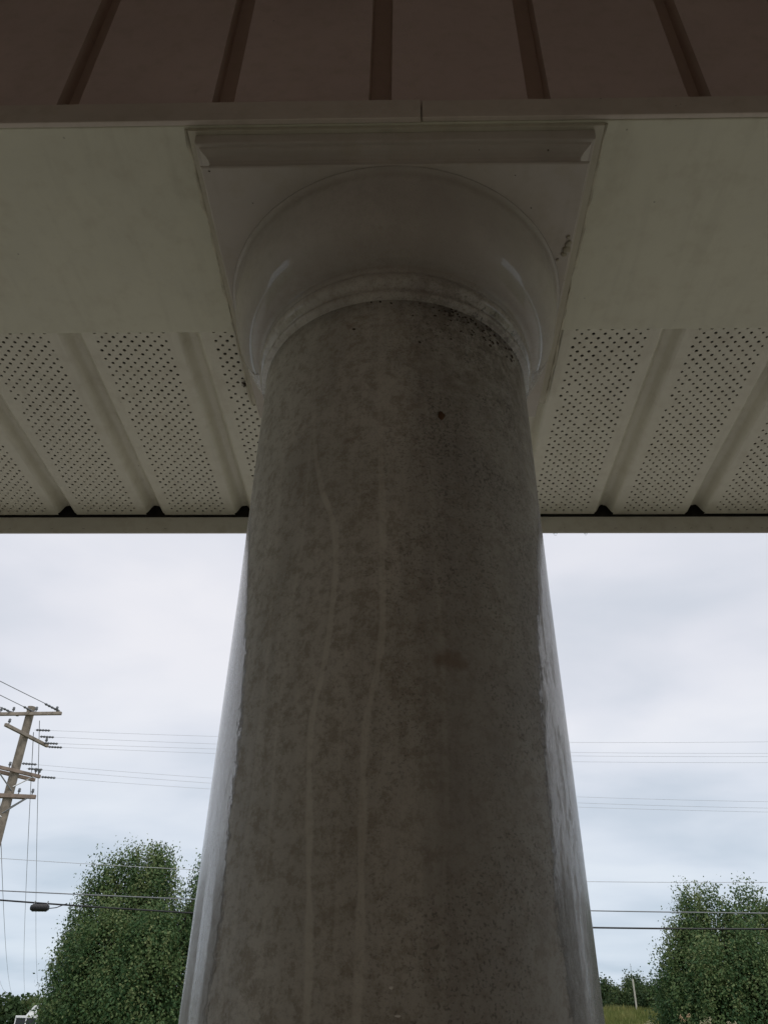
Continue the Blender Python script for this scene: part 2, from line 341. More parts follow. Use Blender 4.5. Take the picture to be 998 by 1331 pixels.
tag(obj('road', boxm(-300, 300, 15, 23, -0.16, -0.13), M_asph), kind='structure')
tag(obj('driveway', boxm(-3, 3, 11, 15, -0.16, -0.139), M_asph), kind='structure')
for y0, y1, mm in ((15.2, 15.32, M_line), (22.68, 22.8, M_line), (18.88, 18.98, M_yel), (19.08, 19.18, M_yel)):
    tag(obj('road_line', boxm(-300, 300, y0, y1, -0.129, -0.125), mm), kind='structure')

# ------------------------------------------------------------------ porch
HB = 2.41                     # underside of the beam
X0, X1 = -4.5, 4.5
tag(obj('porch_floor', boxm(-4.7, 4.7, -1.9, 1.62, -0.16, 0.0), M_floor, bevel=0.01), kind='structure')
tag(obj('house_wall', boxm(-6, 6, -2.1, -1.9, -0.2, 3.2), M_brick), kind='structure')
porch = tag(empty('porch_roof', (0, 1.0, 2.4)), 'white vinyl porch roof underside over the column, with boxed beam, perforated soffit and fascia', 'porch roof')
def pc(name, bm, mt, parent=porch, **k):          # part in world coordinates under the porch
    o = obj(name, bm, mt, parent, **k)
    if parent is porch: o.location = Vector(o.location) - Vector((0, 1.0, 2.4))
    return o
# boxed beam: bottom panels, inner siding, channel
pc('beam_bottom_panel', boxm(X0, X1, 0.476, 0.775, HB, HB+0.012), M_beam, bevel=0.0015)
pc('outer_beam_face', boxm(X0, X1, 0.755, 0.772, HB+0.013, 2.9), M_wood)
j1 = pc('channel_trim', boxm(X0, 0.0188, 0.4695, 0.4755, HB-0.001, HB+0.034), M_trim, bevel=0.001)
j2 = pc('channel_trim', boxm(0.0203, X1, 0.4702, 0.4757, HB+0.0004, HB+0.033), M_trim, bevel=0.001)
pc('channel_trim', boxm(X0, X1, 0.476, 0.4775, HB+0.012, HB+0.022), M_trim)
P = 0.1733; GW = 0.0125
def siding_bm():
    bm = bmesh.new(); a = P/2
    prof = [(-a, .017), (-a+GW-.0015, .017), (-a+GW, 0), (a-GW, 0), (a-GW+.0015, .017), (a+.0006, .017)]
    z0, z1 = 0, 0.62
    lo = [bm.verts.new((x, y, z0)) for x, y in prof]; hi = [bm.verts.new((x, y, z1)) for x, y in prof]
    lo2 = [bm.verts.new((x, y+.0015, z0)) for x, y in prof]; hi2 = [bm.verts.new((x, y+.0015, z1)) for x, y in prof]
    for i in range(5):
        bm.faces.new((lo[i], lo[i+1], hi[i+1], hi[i])); bm.faces.new((lo2[i+1], lo2[i], hi2[i], hi2[i+1])); bm.faces.new((lo[i+1], lo[i], lo2[i], lo2[i+1]))
    return bm
s0 = None
k0 = int((X0+P)/P); rnd = random.Random(4)
for k in range(-26, 26):
    xc = -0.025 - P/2 + k*P + P
    loc = (xc, 0.476 - 1.0 + rnd.uniform(0, .0012), HB+0.022-2.4)
    if s0 is None:
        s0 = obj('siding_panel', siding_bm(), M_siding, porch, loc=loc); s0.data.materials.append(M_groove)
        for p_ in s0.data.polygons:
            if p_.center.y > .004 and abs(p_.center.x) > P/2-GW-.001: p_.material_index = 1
    else: dup(s0, loc=loc)
pc('beam_side_seal', boxm(X0, X1, 0.497, 0.50, HB+0.013, 3.05), M_wood)
# perforated soffit strips
PS = 0.168; Y0, Y1 = 0.7755, 1.2456
def vented_bm():
    bm = bmesh.new(); q = 0.0081; nxh = 13; hr = random.Random(3); L = Y1-Y0; nyh = int(L/0.0084); qy = L/nyh; r = 0.0021; x0 = -nxh*q/2
    G = [[bm.verts.new((x0+i*q, j*qy, 0)) for i in range(nxh+1)] for j in range(nyh+1)]
    for j in range(nyh):
        for i in range(nxh):
            a, b, c, d = G[j][i], G[j][i+1], G[j+1][i+1], G[j+1][i]
            if (i+j) % 2 or j in (nyh-1,): bm.faces.new((a, b, c, d)); continue
            if hr.random() < .008: bm.faces.new((a, b, c, d)); continue
            cx, cy = x0+(i+.5)*q, (j+.5)*qy; r = 0.00235*hr.uniform(.84, 1.1)
            o = [bm.verts.new((cx+r*math.cos(R(22.5+45*k)), cy+r*math.sin(R(22.5+45*k)), 0)) for k in range(8)]
            t = [bm.verts.new((v.co.x, v.co.y, 0.0016)) for v in o]
            # o0,o1 upper right ; corners: c = ur
            bm.faces.new((c, o[1], o[0])); bm.faces.new((d, o[3], o[2])); bm.faces.new((a, o[5], o[4])); bm.faces.new((b, o[7], o[6]))
            bm.faces.new((b, c, o[0], o[7])); bm.faces.new((c, d, o[2], o[1])); bm.faces.new((d, a, o[4], o[3])); bm.faces.new((a, b, o[6], o[5]))
            for k in range(8): bm.faces.new((o[k], o[(k+1) % 8], t[(k+1) % 8], t[k]))
    xe = nxh*q/2; h = PS/2
    def strip(xs_, zs_, ya=0, yb=L):
        vs = [[bm.verts.new((x, y, z)) for x, z in zip(xs_, zs_)] for y in (ya, yb)]
        for i in range(len(xs_)-1): bm.faces.new((vs[0][i], vs[0][i+1], vs[1][i+1], vs[1][i]))
    strip([-h, -xe], [0, 0]) if False else None
    gw = 0.0175; gx = [h-gw+gw*t/8 for t in range(9)]; gz = [.0085*(1-math.cos(math.pi*min(1, t/6.5))) for t in range(9)]
    strip([-h+gw, -xe], [0, 0]); strip([xe, h-gw], [0, 0])
    # rounded groove: stops a little short of the fascia, leaving its dark mouth open
    n0 = len(bm.faces)
    strip(gx[:-1]+[h+.0004], gz, 0, L-.005); strip([-x for x in gx[:-1]]+[-h], gz, 0, L-.005)
    bm.faces.ensure_lookup_table()
    for f in bm.faces[n0:]: f.smooth = True
    return bm
v0 = None
for k in range(-27, 31):
    xc = -0.384 + PS*k
    if xc < X0+0.05 or xc > X1-0.05: continue
    loc = (xc, Y0-1.0, HB+.006-2.4)
    if v0 is None:
        v0 = obj('vented_panel', vented_bm(), M_soffit, porch, loc=loc, smooth='keep')
    else:
        o = dup(v0, loc=loc); o.scale[1] = rnd.uniform(.9965, 1.001); o.location.z += rnd.uniform(-.0003, .0003)
# fascia with hemmed lower edge, drops hanging from it
fas = pc('fascia', boxm(X0, X1, 1.2475, 1.2515, 2.3768, 2.62), M_fascia, bevel=0.002)
rd = bmesh.new(); vv = [rd.verts.new(p) for p in ((-4.6, 1.32, 2.60), (4.6, 1.32, 2.60), (4.6, -2.4, 3.75), (-4.6, -2.4, 3.75), (-4.6, 1.32, 2.64), (4.6, 1.32, 2.64), (4.6, -2.4, 3.79), (-4.6, -2.4, 3.79))]
for f in ((0,1,2,3),(7,6,5,4),(0,4,5,1),(1,5,6,2),(2,6,7,3),(3,7,4,0)): rd.faces.new([vv[i] for i in f])
pc('roof_deck', rd, M_shingle)
pc('gap_shade_sheet', boxm(X0+.02, X1-.02, 1.2467, 1.2473, HB+.0015, 2.60), M_void)  # added dark sheet, paints the shade in groove mouths and fascia gap
pc('ceiling_board', boxm(X0, X1, -1.9, 0.476, 3.02, 3.035), M_ceil)
for x in (X0, X1-0.012): pc('end_board', boxm(x, x+0.012, 0.50, 1.247, HB+.02, 2.75), M_wood)
dropm = None
for x, s, low in ((0.28, 3.2, 1), (0.336, 2.6, 1), (0.391, 2.0, 0), (0.437, 1.8, 0), (0.498, 3.2, 0), (0.529, 2.0, 0), (0.566, 1.7, 0), (0.600, 1.9, 0), (0.631, 1.9, 0), (0.657, 2.2, 0), (0.668, 1.6, 0), (-0.60, 2.0, 0), (-0.66, 1.8, 0), (-0.445, 2.2, 0), (-0.48, 1.6, 0), (-0.74, 1.6, 0)):
    if dropm is None:
        bm = bmesh.new(); bmesh.ops.create_icosphere(bm, subdivisions=3, radius=1)
        for v in bm.verts:
            v.co.z *= 1.25 if v.co.z < 0 else 0.6
        o = obj('water_drop', bm, M_water, fas, smooth=True); dropm = o
    else: o = dup(dropm, parent=fas)
    o.scale = (s/1000*1.2, s/1000*0.8, s/1000*0.8)
    o.location = (x, 1.2465 if not low else 1.252, 2.3852 if not low else 2.377)

# ------------------------------------------------------------------ the column
CX, CY = -0.0097, 0.696
col = tag(empty('porch_column', (CX, CY, 0)), 'round white porch column, grimy and rain streaked, seen from below with its capital', 'column')
def cp(name, bm, mt, **k): return obj(name, bm, mt, col, **k)
zs = np.linspace(0.30, 2.2170, 80)
rz = np.interp(zs, [0.3, 0.9, 1.6, 1.8, 1.95, 2.21], [0.163, 0.160, 0.1535, 0.1515, 0.1495, 0.1485])
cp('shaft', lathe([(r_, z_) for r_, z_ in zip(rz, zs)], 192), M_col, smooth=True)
cap = [(0.1484, 2.2165), (0.1490, 2.2180), (0.1520, 2.2190), (0.1540, 2.2210), (0.1545, 2.2232), (0.1538, 2.2255), (0.1524, 2.2275), (0.1521, 2.2298),
       (0.1535, 2.2315), (0.1565, 2.2340), (0.1585, 2.2380), (0.1590, 2.2420), (0.1578, 2.2465), (0.1556, 2.2490), (0.1552, 2.2530), (0.1565, 2.2580)]
for i in range(17):
    a = math.pi/2*i/16; cap.append((0.157+0.040*math.sin(a)**0.9, 2.2600+0.088*(1-math.cos(a))**0.85))
cap += [(0.1974, 2.3500), (0.1976, 2.3530), (0.1984, 2.3560), (0.1998, 2.3582), (0.2020, 2.3595), (0.2031, 2.3598)]
cap = sorted(set(cap), key=cap.index)
cp('capital', lathe(cap, 192), M_cap, smooth=True)
def square_prof(prof):
    bm = bmesh.new(); rings = []
    for h, z in prof: rings.append([bm.verts.new((sx*h, sy*h, z)) for sx, sy in ((-1,-1),(1,-1),(1,1),(-1,1))])
    for A, B in zip(rings, rings[1:]):
        for k in range(4): bm.faces.new((A[k], A[(k+1) % 4], B[(k+1) % 4], B[k]))
    bm.faces.new(rings[0][::-1]); bm.faces.new(rings[-1]); return bm
cove = [(0.2022, 2.3600), (0.2035, 2.3612), (0.2035, 2.3625), (0.2015, 2.3650), (0.1990, 2.3685), (0.1973, 2.3725), (0.1970, 2.3755), (0.1982, 2.3790), (0.2012, 2.3825), (0.2050, 2.3850), (0.2072, 2.3868), (0.2082, 2.3890), (0.2112, 2.3894), (0.2122, 2.3910), (0.2128, 2.4040)]
cp('abacus', square_prof(cove), M_abacus)
cp('top_plate', boxm(-0.2205, 0.2225, -0.2175, 0.2235, 2.4045, 2.4096), M_plate)
cp('base_moulding', lathe([(0.16, .10), (.20, .10), (.215, .12), (.22, .145), (.215, .17), (.195, .19), (.185, .2), (.185, .22), (.175, .24), (.17, .26), (.1665, .30), (.1630, .302)], 96), M_col, smooth=True)
cp('plinth', square_prof([(0.235, 0.001), (0.235, 0.095), (0.23, 0.10)]), M_abacus)
M_caulk = simple('old_caulk', (0.44, 0.41, 0.32), .7, .25, 40)
rq = random.Random(5)
for x in (-0.2222, 0.2242):
    pts = [(x+rq.gauss(0, .0007), -0.2165+i*.0185, 2.4085) for i in range(25)]
    bm = tube(bmesh.new(), pts, [abs(rq.gauss(.0017, .0007))+.0006 for _ in pts], 8); cp('caulk_bead', bm, M_caulk, smooth=True)
# clots of dirt under the ring, mud dauber spot, cobweb clot under the abacus, white flecks
rnd = random.Random(11)
def clot(r, seed, sx=1, sy=1, sz=1):
    bm = bmesh.new(); bmesh.ops.create_icosphere(bm, subdivisions=2, radius=r)
    for v in bm.verts:
        v.co *= 1 + 0.55*mnoise.noise(v.co/r*1.6 + Vector((seed, seed*2, 0))); v.co.x *= sx; v.co.y *= sy; v.co.z *= sz
    return bm
def colpt(th, z, r): return (r*math.sin(R(th)), -r*math.cos(R(th)), z)
clots = [bmesh_ for bmesh_ in []]
cm = []
for i in range(4):
    o = cp('dirt_clot', clot(0.0022, i*3.1, 1.3, .6, .9), M_dirt, smooth=True); cm.append(o)
n = 0
for i in range(110):
    th = rnd.gauss(34, 15); z = 2.2160 - abs(rnd.gauss(0, .013)) - (0.012 if rnd.random() < .15 else 0)
    if th > 66: continue
    if n < 4: o = cm[n]
    else: o = dup(cm[n % 4])
    o.location = colpt(th, z, 0.1488); o.rotation_euler = (rnd.uniform(-.4, .4), rnd.uniform(-.8, .8), R(th))
    s = rnd.uniform(.12, .75)**1.3*(1.3 if 40 < th < 58 else .9); o.scale = (s, s, s); n += 1
o = cp('mud_spot', clot(0.0045, 5, .8, .35, 1.1), simple('dried_mud', (0.09, 0.045, 0.02), .95), smooth=True); o.location = colpt(17.1, 2.07, .149); o.rotation_euler[2] = R(17)
for x, y, s in ((0.198, -0.095, 1), (0.196, -0.088, .7), (0.199, -0.103, .8), (0.197, -0.112, .5), (0.19, -0.08, .4)):
    o = cp('cobweb_clot', clot(0.0045, x*99+y*50, 1, 1.1, .4), M_web, smooth=True); o.location = (x, y, 2.3592); o.scale = (s, s, s)
for x, y, s in ((-0.195, -0.199, .5), (0.145, -0.13, .3), (0.15, -0.15, .35), (0.128, -0.19, .3), (-0.155, -0.16, .35)):
    o = dup(cm[0]); o.location = (x, y, 2.3600); o.scale = (s, s, s)
ch = cp('paint_chip', clot(0.0022, 8, 1.2, .25, .7), M_chip); ch.location = colpt(.7, 1.623, .1535)
ch = dup(ch); ch.location = colpt(2.2, 1.609, .1537); ch.scale = (.7, .6, .4); bpy.data.objects['paint_chip'].scale = (.5, .6, .5)

bm = bmesh.new(); tube(bm, [(-.006, -.004, 0), (0, 0, -.001), (.005, .004, 0), (.007, .007, .001)], [.0012, .0022, .0017, .0005], 8)
for a in (-1, 1):
    for t in (-.003, 0, .003): tube(bm, [(t, t*.7, 0), (t-.003*a, t*.7+.004*a, -.001), (t-.005*a, t*.7+.006*a, .003)], .0003, 4)
tag(obj('insect', bm, M_dirt, None, loc=(-0.236, 0.884, 2.4135), smooth=True), 'small dark insect clinging to the soffit just left of the capital', 'insect')
# ------------------------------------------------------------------ trees
def leaf_material(name, a, b, c_):
    m, nt, bs = mat(name); at = N(nt, 'ShaderNodeAttribute', attribute_name='tone')
    g = N(nt, 'ShaderNodeNewGeometry')
    cr = N(nt, 'ShaderNodeValToRGB'); e = cr.color_ramp.elements
    e[0].color = (*a, 1); e[0].position = 0.1; e[1].color = (*c_, 1); e[1].position = 0.95; k = e.new(0.5); k.color = (*b, 1)
    lk(nt, at.outputs['Fac'], cr.inputs[0]); lk(nt, cr.outputs[0], bs.inputs['Base Color']); bs.inputs['Roughness'].default_value = 0.6; bs.inputs['Specular IOR Level'].default_value = 0.25
    tr = N(nt, 'ShaderNodeBsdfTranslucent'); lk(nt, cr.outputs[0], tr.inputs[0])
    ms = N(nt, 'ShaderNodeMixShader'); ms.inputs[0].default_value = 0.3
    out = nt.nodes['Material Output']; lk(nt, bs.outputs[0], ms.inputs[1]); lk(nt, tr.outputs[0], ms.inputs[2]); lk(nt, ms.outputs[0], out.inputs[0])
    return m
M_leaf = leaf_material('pear_leaves', (0.050, 0.108, 0.040), (0.120, 0.185, 0.066), (0.235, 0.27, 0.115))
M_leaf2 = leaf_material('far_leaves', (0.040, 0.075, 0.030), (0.065, 0.110, 0.038), (0.120, 0.150, 0.055))
M_bark = simple('bark', (0.10, 0.085, 0.07), 0.95, 0.3, 12, 0.5)
def leaf_mesh(name, pos, tone, size, rs, hang=0.6, aspect=0.5, face=None):
    """pos (n,3); every leaf a small bent pair of triangles around its own point"""
    n = len(pos)
    a = rs.normal(size=(n, 3)); a[:, 2] -= hang*1.4; a /= np.linalg.norm(a, axis=1)[:, None]
    nr = rs.normal(size=(n, 3)) if face is None else face + rs.normal(size=(n, 3))*.45
    b = np.cross(a, nr); b /= np.linalg.norm(b, axis=1)[:, None]
    s = size*rs.uniform(.6, 1.35, n)[:, None]
    v = np.stack([pos - a*s*.5, pos + b*s*aspect*.5, pos + a*s*.5, pos - b*s*aspect*.5], 1).reshape(-1, 3)
    me = bpy.data.meshes.new(name); me.vertices.add(4*n); me.vertices.foreach_set('co', v.ravel().astype(np.float32))
    me.loops.add(4*n); me.loops.foreach_set('vertex_index', np.arange(4*n, dtype=np.int32))
    me.polygons.add(n); me.polygons.foreach_set('loop_start', np.arange(0, 4*n, 4, dtype=np.int32)); me.polygons.foreach_set('loop_total', np.full(n, 4, dtype=np.int32))
    at = me.attributes.new('tone', 'FLOAT', 'FACE'); at.data.foreach_set('value', tone.astype(np.float32)); me.update(); me.validate()
    return me
def pear_tree(x, y, z0, lobes, seed, label, nleaf=160000, size=0.125, trunk_r=0.2, lf=None, group=None):
    """lobes: (dx, dy, radius, zbottom, ztop) upright plumes that make up the crown"""
    if nleaf > 20000: lobes = [(a, b, c, d, d+(e-d)*.935) for a, b, c, d, e in lobes]
    rs = np.random.RandomState(seed); root = tag(empty('broadleaf_tree', (x, y, z0)), label, 'tree', group)
    vol = np.array([l[2]**2*(l[4]-l[3]) for l in lobes]); pr = vol/vol.sum()
    nc = int(nleaf/48); li = rs.choice(len(lobes), nc, p=pr); L = np.array(lobes)[li]
    t = rs.beta(1.25, 1.2, nc); h = L[:, 3]+(L[:, 4]-L[:, 3])*t
    prof = np.where(t < .28, .70+.30*np.sin(t/.28*np.pi/2), np.cos((t-.28)/.72*np.pi/2)**.5)
    rr = L[:, 2]*prof*np.where(rs.uniform(size=nc) < .80, rs.uniform(.78, 1.0, nc), rs.uniform(.2, .8, nc)); an = rs.uniform(0, 2*np.pi, nc)
    c = np.stack([L[:, 0]+rr*np.cos(an), L[:, 1]+rr*np.sin(an), h], 1)
    ctone = np.clip(  .38 + .30*rs.normal(size=nc) + .34*(h/np.array(lobes)[:, 4].max()-.55), 0, 1)
    k = rs.randint(22, 76, nc); idx = np.repeat(np.arange(nc), k); n = len(idx)
    sg = rs.uniform(.13, .34, nc)[idx][:, None]
    pos = c[idx] + np.clip(rs.normal(size=(n, 3)), -1.9, 1.9)*sg*np.array([1, 1, 1.7])
    # twiggy sprigs that poke out of the outline
    ns_ = nc//11; pk = rs.choice(nc, ns_); out = c[pk]-np.array([0, 0, 0]); dirv = np.stack([np.cos(an[pk])*.35, np.sin(an[pk])*.35, np.full(ns_, 1.0)], 1); dirv /= np.linalg.norm(dirv, axis=1)[:, None]
    q = 26; st = rs.uniform(.05, .75, (ns_, q))[:, :, None]
    sp = (out[:, None, :]+dirv[:, None, :]*st + np.clip(rs.normal(size=(ns_, q, 3)), -1.6, 1.6)*.045).reshape(-1, 3)
    pos = np.concatenate([pos, sp]); tone = np.concatenate([ctone[idx], np.repeat(ctone[pk]+.08, q)]) + rs.normal(size=len(pos))*.07
    cl = np.concatenate([idx, np.repeat(pk, q)]); rad = np.stack([c[cl, 0]*.5+np.cos(an[cl])*1.2, c[cl, 1]*.5+np.sin(an[cl])*1.2, .5+.35*(c[cl, 2]-3)/3], 1); rad /= np.linalg.norm(rad, axis=1)[:, None]
    loc_ = pos-c[cl]; loc_ /= np.linalg.norm(loc_, axis=1)[:, None]+1e-6; face = rad*.8+loc_*.7+np.array([0, 0, .25])
    me = leaf_mesh('crown', pos, np.clip(tone, 0, 1), size, rs, .5, .62, face)
    obj('crown', me, lf or M_leaf, root)
    bm = bmesh.new(); r2 = random.Random(seed)
    zt = max(l[4] for l in lobes)
    tube(bm, [(0, 0, -0.3), (0, 0, .5), (0.03, 0.02, 1.3)], [trunk_r*1.5, trunk_r, trunk_r*.95], 10)
    for l in lobes:
        top = Vector((l[0]*.95, l[1]*.95, l[4]*.9)); mid = Vector((l[0]*.55, l[1]*.55, l[3]+(l[4]-l[3])*.35))
        tube(bm, [(0, 0, 1.0), mid*.5+Vector((0, 0, .5)), mid, top*.6+mid*.4, top], [trunk_r*.55, trunk_r*.42, trunk_r*.3, trunk_r*.18, trunk_r*.05], 6)
        for i in range(7):
            f = r2.uniform(.15, .85); p = mid.lerp(top, f); a_ = r2.uniform(0, 6.28); ln = l[2]*(1-f)*1.0
            tube(bm, [p, p+Vector((math.cos(a_)*ln*.5, math.sin(a_)*ln*.5, ln*.5)), p+Vector((math.cos(a_)*ln*.9, math.sin(a_)*ln*.9, ln*1.25))], [trunk_r*.16, trunk_r*.1, trunk_r*.03], 5)
    obj('trunk', bm, M_bark, root, smooth=True)
    return root
# left tree: plumes measured from its outline
L1 = [(0.0, 0, 1.5, 1.2, 9.75), (.75, -.6, 1.3, 1.4, 9.3), (-1.35, .4, 1.4, 1.2, 9.9), (-2.3, -.3, 1.4, 1.1, 9.0), (-2.95, .5, 1.15, 2.3, 6.5), (-2.7, -.7, .85, 1.2, 4.6),
      (-2.4, -1.8, 1.25, 1.2, 5.6), (-.9, -2.3, 1.6, 1.0, 6.6), (2.4, .3, 1.0, 1.2, 9.1), (3.3, -.6, 1.3, 1.0, 8.6), (1.2, -2.4, 1.6, 1.0, 6.6), (3.6, .9, 1.2, 1.0, 6.4), (-.8, 2.2, 1.6, 1.0, 7.6), (1.6, 2.2, 1.6, 1.0, 7.2), (0.1, -3.2, 1.3, .9, 4.0), (-2.4, 1.9, 1.0, 1.2, 5.0)]
pear_tree(-12.45, 42.3, -0.15, L1, 3, 'tall dense green tree left of the column, behind the low cables')
L2 = [(-2.0, 0, 1.25, 1.4, 8.15), (-.75, .5, 1.3, 1.4, 8.3), (.6, -.4, 1.35, 1.4, 8.35), (-2.9, -.5, 1.1, 1.2, 6.7), (-3.35, .4, .95, 1.1, 5.7), (-2.2, -1.9, 1.3, 1.0, 5.6), (-.4, -2.2, 1.5, 1.0, 6.2), (1.3, -2.2, 1.4, 1.2, 5.8), (1.9, .3, 1.1, 1.6, 7.7), (-1.5, 2, 1.4, 1.2, 7.0), (.8, 2.1, 1.5, 1.2, 7.2), (2.6, -1.0, 1.1, 1.4, 6.0), (-3.2, 1.5, 1.0, 1.0, 4.6), (2.7, 1.2, 1.1, 1.4, 6.4), (-3.3, -1.3, .9, .9, 3.9)]
pear_tree(16.0, 43.2, -0.15, L2, 8, 'broad bushy green tree right of the column, its foliage open in places', nleaf=125000)
L3 = [(0, 0, 1.5, 1.2, 8.4), (-1.7, .2, 1.3, 1.4, 8.55), (1.5, .3, 1.4, 1.2, 8.4), (-2.6, -.6, 1.1, 1.2, 7.2), (-1, -2.0, 1.5, 1.0, 6.4), (1, -2, 1.5, 1, 6.4), (3.0, 0, 1.3, 1, 7.0), (0, 2, 1.5, 1, 7.4), (-2.4, 1.6, 1.2, 1.0, 6.2)]
pear_tree(20.6, 42.4, -0.15, L3, 15, 'green tree cut off by the right edge, behind the two low cables', nleaf=100000)

# small trees and scrub on the bank
def small_tree(x, y, h, w_, seed, label):
    z0 = hill(x, y); rs = random.Random(seed)
    lobes = [(rs.uniform(-.5, .5)*w_, rs.uniform(-.4, .4)*w_, w_*rs.uniform(.28, .45), h*rs.uniform(.05, .25), h*rs.uniform(.72, 1.0)) for _ in range(7)]
    lobes[0] = (0, 0, w_*.4, .2*h, h)
    return pear_tree(x, y, z0, lobes, seed, label, nleaf=6500, size=0.17, trunk_r=.07, lf=M_leaf2, group='scrubby trees along the top of the bank')
for i, (x, y, h, w_, lb) in enumerate(((15.0, 79, 1.5, 2.2, 'low bush on the bank touching the right edge of the column'), (16.7, 77.5, 2.25, 1.5, 'small open topped sapling on the bank just left of the white post'),
        (18.95, 77, 2.55, 1.5, 'thin sapling on the bank just right of the white post'), (20.2, 76, 2.1, 2.2, 'round bush on the bank between the white post and the broad tree'), (21.8, 74, 2.5, 2.2, 'taller bush on the bank at the foot of the broad tree'),
        (18.0, 80, 1.6, 2.6, 'dark bush on the bank behind the white post'), (23.4, 73, 3.1, 2.6, 'scrubby tree on the bank showing at the left side of the broad tree'), (26.5, 74, 3.0, 3.2, 'scrubby tree on the bank hidden behind the broad tree'))):
    small_tree(x, y, h, w_, 40+i, lb)
small_tree(17.6, 76, 1.45, 2.0, 60, 'low bush on the bank between the sapling and the white post')
small_tree(19.6, 75, 1.7, 2.0, 61, 'low bush on the bank just in front of the thin sapling')

# far woods
def woods(name, label, arc, dist, hz, n, seed, size=.9):
    rs = np.random.RandomState(seed); a0, a1 = arc
    nt_ = int(n/420); ta = R(a0)+R(a1-a0)*rs.uniform(0, 1, nt_); td = rs.uniform(*dist, nt_)
    th = hz*(1+.22*rs.normal(size=nt_)*.6); tw = th*rs.uniform(.32, .5, nt_)
    th *= (1 + .10*np.sin(ta*23+1)+.07*np.sin(ta*61))
    idx = np.repeat(np.arange(nt_), 420); m_ = len(idx); u = rs.normal(size=(m_, 3)); u /= np.linalg.norm(u, axis=1)[:, None]; u *= rs.uniform(.55, 1, m_)[:, None]**.5
    pos = np.stack([np.sin(ta)[idx]*td[idx]+u[:, 0]*tw[idx], np.cos(ta)[idx]*td[idx]+u[:, 1]*tw[idx], -.15+th[idx]*(.52+.48*u[:, 2])], 1)
    tone = np.clip(.42+.16*rs.normal(size=nt_)[idx]+.14*rs.normal(size=m_)+.12*u[:, 2], 0, 1)
    o = obj(name, leaf_mesh(name, pos, tone, size, rs, .2, .7), M_leaf2); tag(o, label, 'woods', kind='stuff'); return o
woods('far_woods', 'low wooded skyline far beyond the road', (-48, 50), (225, 262), 8.6, 150000, 5)

# rough grass on the bank
rs = np.random.RandomState(2); nb = 60000
gx = rs.uniform(8, 31, nb); gy = rs.uniform(50, 78, nb); gz = np.array([hill(a_, b_) for a_, b_ in zip(gx, gy)])
clump = np.array([mnoise.noise(Vector((a_*.5, b_*.5, 0))) for a_, b_ in zip(gx, gy)])
gh = .25+.45*np.clip(clump+.3, 0, 1)+rs.uniform(0, .3, nb)**1.3; la = rs.normal(size=(nb, 2))*.12; wv = rs.normal(size=(nb, 2)); wv /= np.linalg.norm(wv, axis=1)[:, None]; wv *= .035
v = np.empty((nb, 3, 3)); v[:, 0] = np.stack([gx-wv[:, 0], gy-wv[:, 1], gz-.02], 1); v[:, 1] = np.stack([gx+wv[:, 0], gy+wv[:, 1], gz-.02], 1); v[:, 2] = np.stack([gx+la[:, 0], gy+la[:, 1], gz+gh], 1)
me = bpy.data.meshes.new('bank_grass'); me.vertices.add(3*nb); me.vertices.foreach_set('co', v.ravel().astype(np.float32)); me.loops.add(3*nb); me.loops.foreach_set('vertex_index', np.arange(3*nb, dtype=np.int32))
me.polygons.add(nb); me.polygons.foreach_set('loop_start', np.arange(0, 3*nb, 3, dtype=np.int32)); me.polygons.foreach_set('loop_total', np.full(nb, 3, dtype=np.int32))
at = me.attributes.new('tone', 'FLOAT', 'FACE'); at.data.foreach_set('value', np.clip(.5+.5*clump+.2*rs.normal(size=nb), 0, 1).astype(np.float32)); me.update(); me.validate()
M_blade = leaf_material('rough_grass', (0.10, 0.14, 0.035), (0.17, 0.20, 0.055), (0.33, 0.31, 0.12))
tag(obj('bank_grass', me, M_blade), 'rough yellow green grass growing on the bank beside the column', 'grass', kind='stuff')
# pale flower heads among roadside weeds
wx, wy = [], []
M_flower = simple('pale_flower_heads', (0.48, 0.42, 0.28), .8); M_stem = simple('weed_stems', (0.10, 0.13, 0.05), .9)
def weed(x, y, ztop, s, seed, label, mt):
    z0 = hill(x, y); root = tag(empty('tall_weed', (x, y, z0)), label, 'weed', 'pale topped weeds at the bottom edge')
    r = random.Random(seed); bm = bmesh.new(); H = ztop-z0
    for i in range(6):
        fb = bmesh.new()
        tip = Vector((r.uniform(-.16, .16)*s, r.uniform(-.1, .1), H-r.uniform(0, .16)*s))
        tube(bm, [(0, 0, 0), tip*.55+Vector((0, 0, .02)), tip], [.009, .006, .003], 5)
        for j in range(9):
            c = tip + Vector((r.gauss(0, .028)*s, r.gauss(0, .03)*s, r.gauss(-.02, .03)*s))
            bmesh.ops.create_icosphere(fb, subdivisions=1, radius=r.uniform(.006, .016)*s, matrix=Matrix.Translation(c))
        obj('flower_head', fb, mt, root)['kind'] = 'stuff'
    obj('stem', bm, M_stem, root)
M_flower2 = simple('buff_seed_heads', (0.45, 0.30, 0.18), .85)
weed(8.53, 28.77, 2.24, 1.0, 1, 'buff seed head standing highest at the foot of the broad tree', M_flower2)
weed(9.07, 28.6, 2.15, 1.1, 2, 'pale flower cluster just right of the highest seed head', M_flower)
weed(9.75, 28.4, 2.07, .9, 3, 'pale weed tops below the dark trunk of the broad tree', M_flower)
weed(7.4, 29.0, 2.04, .9, 4, 'pale weed tops at the bottom edge near the column', M_flower)

